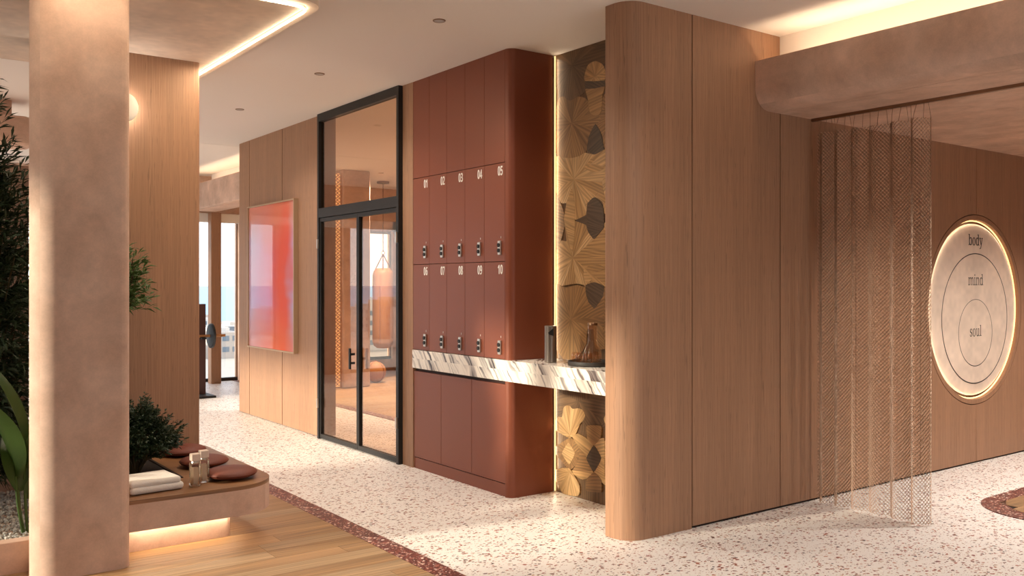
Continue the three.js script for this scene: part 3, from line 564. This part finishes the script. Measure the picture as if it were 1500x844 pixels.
// ---------------------------------------------------------------- metal mesh curtain
{
  tag(mesh('curtain_track', boxGeo(5.372, 5.402, 2.626, 2.645, PZ + 0.01, 3.6), M.bronze), 'slim bronze curtain track under the lowered soffit', 'track');
  const t = thing('mesh_curtain', 'hanging copper chain-mesh curtain in soft folds', 'curtain');
  const path = []; const N = 400;
  for (let i = 0; i <= N; i++) { const s = i / N, z = PZ + 0.03 + s * 0.83, ph = s * 6.6 * 6.283 + 1.1 * Math.sin(s * 5.2); path.push([5.387 + 0.042 * Math.sin(ph) * (0.75 + 0.35 * Math.sin(s * 9)), z + 0.012 * Math.cos(ph)]); }
  const cum = [0]; for (let i = 1; i <= N; i++) cum.push(cum[i - 1] + Math.hypot(path[i][0] - path[i - 1][0], path[i][1] - path[i - 1][1]));
  const at = (d) => { let i = 1; while (i < N && cum[i] < d) i++; const q = (d - cum[i - 1]) / (cum[i] - cum[i - 1]), a = path[i - 1], b = path[i]; return [a[0] + (b[0] - a[0]) * q, a[1] + (b[1] - a[1]) * q]; };
  const d = 0.0118, dy = 0.0125, y0 = 0.012, y1 = 2.545, R = 0.0023, pos = [], nor = [], idx = [];
  let strand = 0;
  for (let s = d; s < cum[N] - d; s += d, strand++) {
    const A = at(s - d * 0.56), B = at(s + d * 0.56), nx = -(B[1] - A[1]) / (1.12 * d), nz = (B[0] - A[0]) / (1.12 * d);
    const rows_ = Math.floor((y1 - y0) / dy), first = pos.length / 3;
    for (let j = 0; j <= rows_; j++) {
      const odd = (j + strand) % 2, P = odd ? A : B, off = (odd ? 1 : -1) * 0.0009, y = y0 + j * dy;
      for (let k = 0; k < 3; k++) { const a = k / 3 * 6.283 + 0.5, ox = Math.cos(a) * R, oy = Math.sin(a) * R; pos.push(P[0] + nx * (off + ox), y + oy, P[1] + nz * (off + ox)); nor.push(nx * Math.cos(a), Math.sin(a), nz * Math.cos(a)); }
      if (j) for (let k = 0; k < 3; k++) { const a = first + (j - 1) * 3 + k, b = first + (j - 1) * 3 + (k + 1) % 3; idx.push(a, b, a + 3, b, b + 3, a + 3); }
    }
  }
  const g = new THREE.BufferGeometry(); g.setAttribute('position', new THREE.Float32BufferAttribute(pos, 3)); g.setAttribute('normal', new THREE.Float32BufferAttribute(nor, 3)); g.setIndex(idx);
  const net = mesh('chain_mesh', g, M.mesh, t); net.userData.kind = 'stuff';
  for (let i = 0; i < 20; i++) { const p = at(0.02 + i / 19 * (cum[N] - 0.04)); mesh('hanger_wire', tubeGeo([[5.387, 2.628, p[1]], [(5.387 + p[0]) / 2, 2.585, p[1]], [p[0], 2.53, p[1]]], 0.0012, 6, 5), M.bronze, t); }
}
// ---------------------------------------------------------------- column, bench, planting
{
  const c = structure('column', 'rounded beige plaster column beside the bench', [0, 0, 0], 'column');
  mesh('shaft', prism(planShape(roundRectPlan(0.75, 1.215, -5.29, -5.05, [0.119, 0.06, 0.06, 0.119])), 0, 3.1), M.plaster, c);
}
{
  const t = thing('bench', 'floating plaster bench with thin wooden top and glowing plinth', 'bench');
  const outline = () => planShape(roundRectPlan(1.22, 2.085, -6.585, -5.12, [0, 0.02, 0.28, 0]));
  const bed = new THREE.Path(); [[1.225, -6.4], [1.63, -6.4], [1.63, -5.55], [1.225, -5.55]].forEach(([x, z], i) => (i ? bed.lineTo(x, -z) : bed.moveTo(x, -z))); bed.closePath();
  const top = outline(); top.holes.push(bed); const body = outline(); body.holes.push(bed.clone());
  mesh('wood_top', prism(top, 0.318, 0.34, { alongX: true }), std({ map: T.plank, color: '#dcc0aa', roughness: 0.42 }), t);
  mesh('plaster_edge', prism(body, 0.17, 0.318), M.plaster, t);
  mesh('plinth', prism(planShape(roundRectPlan(1.22, 1.85, -6.58, -5.33, [0, 0, 0.05, 0])), 0, 0.17), M.plaster, t);
  mesh('planter_liner', mergeGeometries([boxGeo(1.226, 1.629, 0.171, 0.2, -6.399, -5.551), boxGeo(1.612, 1.629, 0.2, 0.345, -6.399, -5.551), boxGeo(1.226, 1.612, 0.2, 0.345, -5.568, -5.551)]), M.black, t);
  mesh('soil', boxGeo(1.228, 1.611, 0.2, 0.338, -6.397, -5.569), M.soil, t);
  mesh('led_strip', mergeGeometries([boxGeo(1.24, 1.86, 0.158, 0.168, -5.322, -5.31), boxGeo(1.856, 1.866, 0.158, 0.168, -6.4, -5.36)]), M.ledAmber, t);
  strip(0.6, 0.02, WARM, 75 * LED, [1.56, 0.152, -5.3], [1.56, 0, -5.3]); strip(0.02, 1.0, WARM, 25 * LED, [1.88, 0.152, -5.86], [1.88, 0, -5.86]);
}
{
  const prof = []; for (let k = 0; k <= 14; k++) { const a = -Math.PI / 2 + k / 14 * Math.PI; prof.push(new THREE.Vector2(Math.max(0.0001, 0.15 * Math.pow(Math.cos(a), 0.75)), 0.033 + 0.033 * Math.sin(a))); }
  const g = new THREE.LatheGeometry(prof, 40), spots = [[1.85, -6.31, 'against the oak wall'], [1.845, -5.84, 'between the other two cushions'], [1.862, -5.385, 'beside the glass bottles']];
  for (const [x, z, l] of spots) {
    const c = thing('seat_cushion', `round brown leather seat cushion on the bench ${l}`, 'cushion', [x, 0.3405, z], 'round cushions on the bench');
    mesh('pad', g, M.leather, c);
    mesh('piping', new THREE.TorusGeometry(0.149, 0.003, 6, 48).rotateX(Math.PI / 2).translate(0, 0.033, 0), M.leather, c);
  }
}
{
  const spots = [[1.617, -5.285, 'standing nearer the folded towel'], [1.69, -5.36, 'standing nearer the cushions']];
  for (const [x, z, l] of spots) {
    const b = thing('glass_bottle', `square clear glass bottle with pale cap on the bench, ${l}`, 'bottle', [x, 0.3405, z], 'glass bottles on the bench');
    mesh('body', new RoundedBoxGeometry(0.054, 0.135, 0.054, 3, 0.007).translate(0, 0.0675, 0), phy({ color: '#f3e6d6', roughness: 0.02, transmission: 1, thickness: 0.02, ior: 1.45 }), b);
    mesh('liquid', new RoundedBoxGeometry(0.03, 0.1, 0.03, 2, 0.005).translate(0, 0.06, 0), std({ color: '#e3cbb2', roughness: 0.3 }), b);
    mesh('neck', new THREE.CylinderGeometry(0.02, 0.024, 0.012, 20).translate(0, 0.14, 0), M.steel, b);
    mesh('cap', new RoundedBoxGeometry(0.05, 0.042, 0.05, 3, 0.005).translate(0, 0.166, 0), std({ color: '#d9c3b2', roughness: 0.5 }), b);
  }
}
{
  const t = thing('folded_towel', 'folded cream towel lying on the bench beside the shrub', 'towel', [1.385, 0.3405, -5.36]);
  t.rotation.y = 0.1;
  const soft = (y, w, h, d, dx) => { const g = new RoundedBoxGeometry(w, h, d, 6, h * 0.48); const p = g.attributes.position; for (let k = 0; k < p.count; k++) { const q = 0.004 * (noise(p.getX(k) * 22 + 9, p.getZ(k) * 22 + y * 400 + 9, 256, 256) - 0.5); p.setY(k, p.getY(k) + q); p.setX(k, p.getX(k) + 1.5 * q); } g.computeVertexNormals(); g.translate(dx, y + h / 2, 0); return metres(g); };
  mesh('fold', soft(0.001, 0.3, 0.042, 0.26, 0), M.towel, t); mesh('fold', soft(0.038, 0.285, 0.038, 0.25, -0.006), M.towel, t);
}
class Leaves {
  constructor() { this.p = []; }
  add(b, dir, len, wid, droop = 0.25) {
    const d = dir.clone().normalize(), s = V(0, 1, 0).cross(d); if (s.lengthSq() < 1e-4) s.set(1, 0, 0); s.normalize().applyAxisAngle(d, rr(-0.9, 0.9));
    const n = d.clone().cross(s), m = b.clone().addScaledVector(d, len * 0.45), tip = b.clone().addScaledVector(d, len * 0.96).add(V(0, -droop * len, 0));
    const l = m.clone().addScaledVector(s, wid / 2).addScaledVector(n, -wid * 0.18), r = m.clone().addScaledVector(s, -wid / 2).addScaledVector(n, -wid * 0.18);
    for (const q of [b, l, m, b, m, r, l, tip, m, m, tip, r]) this.p.push(q.x, Math.max(q.y, 0.02), Math.max(q.z, this.zmin ?? -9));
  }
  geo() { const g = new THREE.BufferGeometry(); g.setAttribute('position', new THREE.Float32BufferAttribute(this.p, 3)); g.computeVertexNormals(); return g; }
}
function shrub(name, label, pos, rad, hgt, twigs, leaf, mat, y0 = 0, elMin = -0.25) {
  const t = thing(name, label, 'shrub', pos), F = new Leaves(), stems = []; F.zmin = -6.575 - pos[2];
  for (let i = 0; i < twigs; i++) {
    const a = rr(0, 6.283), q = Math.pow(rnd(), 0.45), el = rr(elMin, 1), y = y0 + (hgt - y0) * (0.5 + 0.5 * el), k = Math.sqrt(Math.max(0.05, 1 - el * el * 0.85)) * rad * q;
    const lump = 0.62 + 0.75 * noise(a * 1.6 + 20, el * 2.4 + 20, 256, 256), end = V(k * lump * Math.cos(a), y0 + (y - y0) * (0.72 + 0.5 * noise(a * 1.3 + 40, q * 2 + 9, 256, 256)), k * lump * Math.sin(a)), out = V(Math.cos(a), 0.35 + el * 0.9, Math.sin(a)).normalize();
    if (i % 6 === 0) stems.push(tubeGeo([[0.02 * Math.cos(a), 0, 0.02 * Math.sin(a)], [end.x * 0.35, end.y * 0.55, end.z * 0.35], end.toArray()], 0.0035, 8, 4));
    for (let j = 0; j < leaf.n; j++) { const dir = out.clone().add(V(rr(-1, 1), rr(-0.7, 0.9), rr(-1, 1)).multiplyScalar(0.85)); F.add(end.clone().addScaledVector(out, (j / leaf.n - 0.5) * leaf.len * 2), dir, leaf.len * rr(0.7, 1.2), leaf.w, leaf.droop ?? 0.25); }
  }
  const f = mesh('foliage', F.geo(), mat, t); f.userData.kind = 'stuff';
  mesh('stems', mergeGeometries(stems), M.stem, t).userData.kind = 'stuff';
  return t;
}
shrub('bench_shrub', 'dense small-leaved green shrub growing out of the bench', [1.41, 0.341, -5.8], 0.25, 0.4, 1100, { n: 10, len: 0.034, w: 0.013 }, M.leafDark, 0.0);
const bam = shrub('leafy_shrub', 'slender shrub with narrow leaves rising behind the plaster column', [1.36, 0.341, -6.22], 0.2, 1.4, 280, { n: 9, len: 0.075, w: 0.016 }, M.leaf, 0.8);
// ---------------------------------------------------------------- planting bed left of the column
{
  const t = thing('planter', 'low beige plaster planter trough left of the column', 'planter');
  mesh('front_wall', boxGeo(-2.4, 1.2, 0, 0.17, -5.38, -5.295, 0.006), M.plaster, t);
  mesh('bed', boxGeo(-2.4, 1.21, 0, 0.12, -6.855, -5.6), M.plaster, t); mesh('bed', boxGeo(-2.4, 1.21, 0, 0.12, -5.6, -5.38), M.plaster, t);
  const geo = new THREE.IcosahedronGeometry(0.013, 0).scale(1, 0.65, 1), im = new THREE.InstancedMesh(geo, std({ color: '#dcd8d2', roughness: 0.8 }), 5200), m = new THREE.Matrix4(), q = new THREE.Quaternion(), c = new THREE.Color();
  for (let i = 0; i < 5200; i++) { q.setFromEuler(new THREE.Euler(rr(0, 6), rr(0, 6), rr(0, 6))); const s = rr(0.5, 1.15), z = rr(-6.8, -5.4); m.compose(V(rr(-0.25, 1.18), 0.124 + rr(0, 0.008), z), q, V(s, s, s)); im.setMatrixAt(i, m); const k = rr(0.4, 1); im.setColorAt(i, c.setRGB(k, k, k * 0.97)); }
  im.name = 'gravel'; im.castShadow = im.receiveShadow = true; im.userData = { kind: 'stuff', label: 'white and grey gravel in the planting bed', category: 'gravel' }; scene.add(im);
}
shrub('tall_shrub', 'tall dark evergreen shrub in the planting bed', [0.64, 0.125, -6.27], 0.29, 2.3, 1150, { n: 11, len: 0.11, w: 0.017 }, M.leafDark, 0.15, -0.9);
shrub('tall_shrub', 'tall dark evergreen shrub at the window side of the planting bed', [-0.75, 0.125, -6.2], 0.33, 2.05, 600, { n: 11, len: 0.11, w: 0.017 }, M.leafDark, 0.15, -0.9);
{
  const t = thing('broad_leaf_plant', 'broad-leaved plant with large upright green leaves in the gravel', 'plant', [0.82, 0.13, -5.62]);
  const defs = [[0.1, 0.85, 0.16, 0.5, 0.3], [-0.12, 0.72, 0.17, 2.6, 0.35], [0.06, 0.6, 0.15, 1.6, 0.45], [0.16, 0.5, 0.14, -0.5, 0.5], [-0.05, 0.9, 0.16, 3.6, 0.3], [0.02, 0.42, 0.13, 0.9, 0.75], [-0.1, 0.55, 0.15, 4.6, 0.5]];
  for (const [ox, h, w, dir, lean] of defs) {
    const n = 12, pos = [], idx = [], cx = Math.cos(dir), cz = Math.sin(dir), st = h * 0.42;
    const spine = (k) => V(ox * 0.6 + cx * lean * h * k * k * 0.9, st + (h - st * 0.6) * k - lean * 0.3 * h * k * k, cz * lean * h * k * k * 0.9);
    for (let i = 0; i <= n; i++) { const k = i / n, p = spine(k), ww = w / 2 * Math.pow(Math.sin(Math.PI * Math.min(1, 0.04 + k * 0.96)), 0.7); for (const [s, dn] of [[-1, 0.025], [0, 0], [1, 0.025]]) pos.push(p.x - cz * ww * s - cx * dn, p.y + dn * 0.3, p.z + cx * ww * s - cz * dn); if (i) for (let s = 0; s < 2; s++) { const a = (i - 1) * 3 + s; idx.push(a, a + 1, a + 3, a + 1, a + 4, a + 3); } }
    const g = new THREE.BufferGeometry(); g.setAttribute('position', new THREE.Float32BufferAttribute(pos, 3)); g.setIndex(idx); g.computeVertexNormals();
    const lf = mesh('leaf', g, M.leafBig, t); mesh('stalk', tubeGeo([[ox * 0.3, 0, 0], [ox * 0.5, st * 0.5, 0], spine(0.03).toArray()], 0.008, 8, 6), M.leaf, lf);
  }
}
{
  const t = thing('wall_lamp', 'white pebble-shaped wall lamp on the oak wall behind the column', 'wall lamp', [1.53, 2.71, -6.593]);
  const g = new THREE.SphereGeometry(1, 28, 20); g.scale(0.085, 0.098, 0.05); mesh('shade', g, std({ color: '#f3e6d6', emissive: new THREE.Color(1, 0.85, 0.65), emissiveIntensity: 0.35, roughness: 0.5 }), t, [0, 0, 0.062]);
  mesh('mount', new THREE.CylinderGeometry(0.035, 0.035, 0.016, 24).rotateX(Math.PI / 2), M.white, t, [0, 0, 0.008]);
  const l = new THREE.PointLight(SOFT, 0.6, 0, 2); l.position.set(1.53, 2.71, -6.531); l.castShadow = true; scene.add(l);
}
// ---------------------------------------------------------------- gym
{
  const c = structure('column_001', 'beige plaster column inside the gym', [0, 0, 0], 'column');
  mesh('shaft', boxGeo(5.76, 6.2, 0.006, H, -12.4, -11.95, 0.02), M.plaster, c);
  const p = thing('lattice_panel', 'glowing gold lattice panel beside the gym column', 'panel', [5.6, 0.006, -12.0]);
  mesh('back_light', boxGeo(-0.14, 0.15, 0.02, 3.1, -0.05, -0.03), std({ color: '#f1c88e', emissive: new THREE.Color(1, 0.62, 0.28), emissiveIntensity: 1.6 }), p);
  const gs = []; for (let j = 0; j < 60; j++) for (let i = 0; i < 5; i++) { const g = new THREE.TorusGeometry(0.026, 0.007, 4, 8); g.scale(1, 0.8, 1); g.translate(-0.115 + i * 0.06 + (j % 2) * 0.012, 0.06 + j * 0.051, 0); gs.push(g); }
  gs.push(new THREE.BoxGeometry(0.02, 3.1, 0.03).translate(-0.15, 1.55, 0), new THREE.BoxGeometry(0.02, 3.1, 0.03).translate(0.165, 1.55, 0));
  mesh('lattice', mergeGeometries(gs), M.tan, p).userData.kind = 'stuff';
  strip(0.28, 3.0, WARM, 2.5, [5.6, 1.55, -11.96], [5.6, 1.55, 0]);
}
{
  const t = thing('punching_bag', 'tan leather punching bag hanging on a thin cable in the gym', 'punching bag', [6.97, 0.47, -13.0]);
  mesh('bag', new THREE.LatheGeometry([[0, 0], [0.1, 0.01], [0.15, 0.05], [0.17, 0.11], [0.17, 1.18], [0.15, 1.25], [0.11, 1.29], [0, 1.3]].map((p) => new THREE.Vector2(...p)), 36), M.tan, t);
  mesh('seam', tubeGeo([[-0.12, 0.1, 0.122], [-0.12, 1.2, 0.122]], 0.004, 4, 5), M.leather, t);
  for (let k = 0; k < 4; k++) { const a = k * Math.PI / 2 + 0.5; mesh('strap', tubeGeo([[0.13 * Math.cos(a), 1.26, 0.13 * Math.sin(a)], [0, 1.52, 0]], 0.009, 4, 5), M.leather, t); }
  mesh('ring', new THREE.TorusGeometry(0.03, 0.006, 8, 20).translate(0, 1.54, 0), M.steel, t);
  mesh('cable', tubeGeo([[0, 1.56, 0], [0, 2.66, 0]], 0.006, 4, 6), M.bronze, t);
  mesh('ceiling_plate', new THREE.CylinderGeometry(0.1, 0.1, 0.03, 20).translate(0, 2.675, 0), M.bronze, t);
}
for (const [x, z, r, l] of [[6.22, -12.55, 0.17, 'leaning against the other, farther from the doors'], [6.52, -12.4, 0.16, 'in front of the other, toward the window']]) {
  const t = thing('medicine_ball', `brown leather medicine ball on the gym floor, ${l}`, 'ball', [x, 0.0065 + r, z], 'medicine balls in the gym');
  mesh('ball', new THREE.SphereGeometry(r, 28, 20), M.tan, t);
  for (const a of [0, Math.PI / 2]) mesh('stitching', new THREE.TorusGeometry(r, 0.005, 6, 40).rotateY(a + 0.4), M.leather, t);
}
{
  const r = thing('weight_rack', 'dark wooden rack post standing before the far window', 'rack', [3.85, 0, -12.3]);
  mesh('post', boxGeo(-0.05, 0.045, 0.03, 1.24, -0.04, 0.04, 0.004), std({ color: '#4a2a22', roughness: 0.6 }), r);
  mesh('foot', boxGeo(-0.3, 0.1, 0, 0.03, -0.3, 0.3, 0.005), M.black, r);
  mesh('cradle', boxGeo(-0.03, 0.03, 0.77, 0.79, 0.04, 0.12), M.black, r);
  const b = thing('barbell', 'wooden barbell with black weight plate resting on the rack', 'barbell', [3.96, 0.81, -12.24]);
  mesh('bar', new THREE.CylinderGeometry(0.018, 0.018, 1.0, 16).rotateZ(Math.PI / 2).translate(-0.31, 0, 0), M.tan, b);
  mesh('weight_plate', new THREE.LatheGeometry([[0.02, -0.02], [0.15, -0.02], [0.165, -0.014], [0.165, 0.014], [0.15, 0.02], [0.02, 0.02]].map((p) => new THREE.Vector2(...p)), 40).rotateZ(Math.PI / 2), std({ color: '#2b3036', roughness: 0.5 }), b);
  mesh('collar', new THREE.CylinderGeometry(0.035, 0.035, 0.04, 20).rotateZ(Math.PI / 2).translate(0.03, 0, 0), M.black, b);
}
// ---------------------------------------------------------------- outside: shore, sea, town
{
  const s = tag(mesh('sea', new THREE.PlaneGeometry(24000, 12000).rotateX(-Math.PI / 2).translate(0, -20.6, -6000 - 520), std({ color: '#6f9fc0', roughness: 0.35 })), 'pale blue sea stretching to the horizon', 'sea'); s.userData.kind = 'structure';
  const g = tag(mesh('ground', boxGeo(-900, 1200, -24, -20, -530, -16), std({ color: '#b9ae9f', roughness: 1 })), 'pale ground of the shore below the windows', 'ground'); g.userData.kind = 'structure';
  const wm = ['#d9d0c6', '#c9beb2', '#e2dbd2', '#bfb0a4'].map((c) => std({ color: c, roughness: 0.9 })), gm = std({ color: '#6d7c88', roughness: 0.3 });
  for (let i = 0; i < 34; i++) {
    const z = -270 - (i % 3) * 55, k3 = Math.floor(i / 3), x = -z * (i < 9 ? 0.27 + k3 * 0.06 + (i % 3) * 0.02 : i < 18 ? 0.46 + (k3 - 3) * 0.065 + (i % 3) * 0.021 : -0.55 + (k3 - 6) * 0.12 + (i % 3) * 0.03);
    const w = rr(9, 14), h = i < 9 ? rr(5, 9) : i < 18 ? rr(9, 20) : rr(8, 18), d = rr(9, 16), t = thing('town_building', 'pale distant town building by the sea', 'building', [x, -20, z], 'town buildings by the sea');
    mesh('wall', new THREE.BoxGeometry(w, h, d).translate(0, h / 2, 0), wm[i % 4], t); mesh('roof', new THREE.BoxGeometry(w * 0.5, 1.2, d * 0.5).translate(0, h + 0.6, 0), wm[(i + 1) % 4], t);
    for (let y = 2; y < h - 1.5; y += 3.2) for (let k = 0; k < 3; k++) mesh('window', new THREE.BoxGeometry(w * 0.2, 1.5, 0.2).translate((k - 1) * w * 0.3, y + 0.6, d / 2 + 0.02), gm, t);
  }
  for (let i = 0; i < 9; i++) {
    const z = -128 - (i % 2) * 26, x = -z * (0.22 + i * 0.031), t = thing('shore_tree', 'round green tree on the shore beyond the far window', 'tree', [x, -20, z], 'trees on the shore');
    const c = new THREE.IcosahedronGeometry(1, 3), p = c.attributes.position; for (let k = 0; k < p.count; k++) { const q = 1 + 0.3 * (noise(p.getX(k) * 3 + 9 + i, p.getY(k) * 3 + p.getZ(k) * 2 + 9, 256, 256) - 0.5); p.setXYZ(k, p.getX(k) * q, p.getY(k) * q, p.getZ(k) * q); }
    c.computeVertexNormals(); const s2 = rr(2.2, 2.9); c.scale(s2, s2 * 0.75, s2); c.translate(0, s2 * 0.75 + 1.6, 0); mesh('crown', c, std({ color: '#6c7d5c', roughness: 0.9 }), t); mesh('trunk', new THREE.CylinderGeometry(0.25, 0.35, 3, 8).translate(0, 1.5, 0), M.stem, t);
  }
}
// ---------------------------------------------------------------- render
const renderer = new THREE.WebGLRenderer({ antialias: true });
renderer.toneMapping = THREE.LinearToneMapping;
renderer.toneMappingExposure = EXPOSURE;
renderer.shadowMap.enabled = true;
renderer.render(scene, camera);
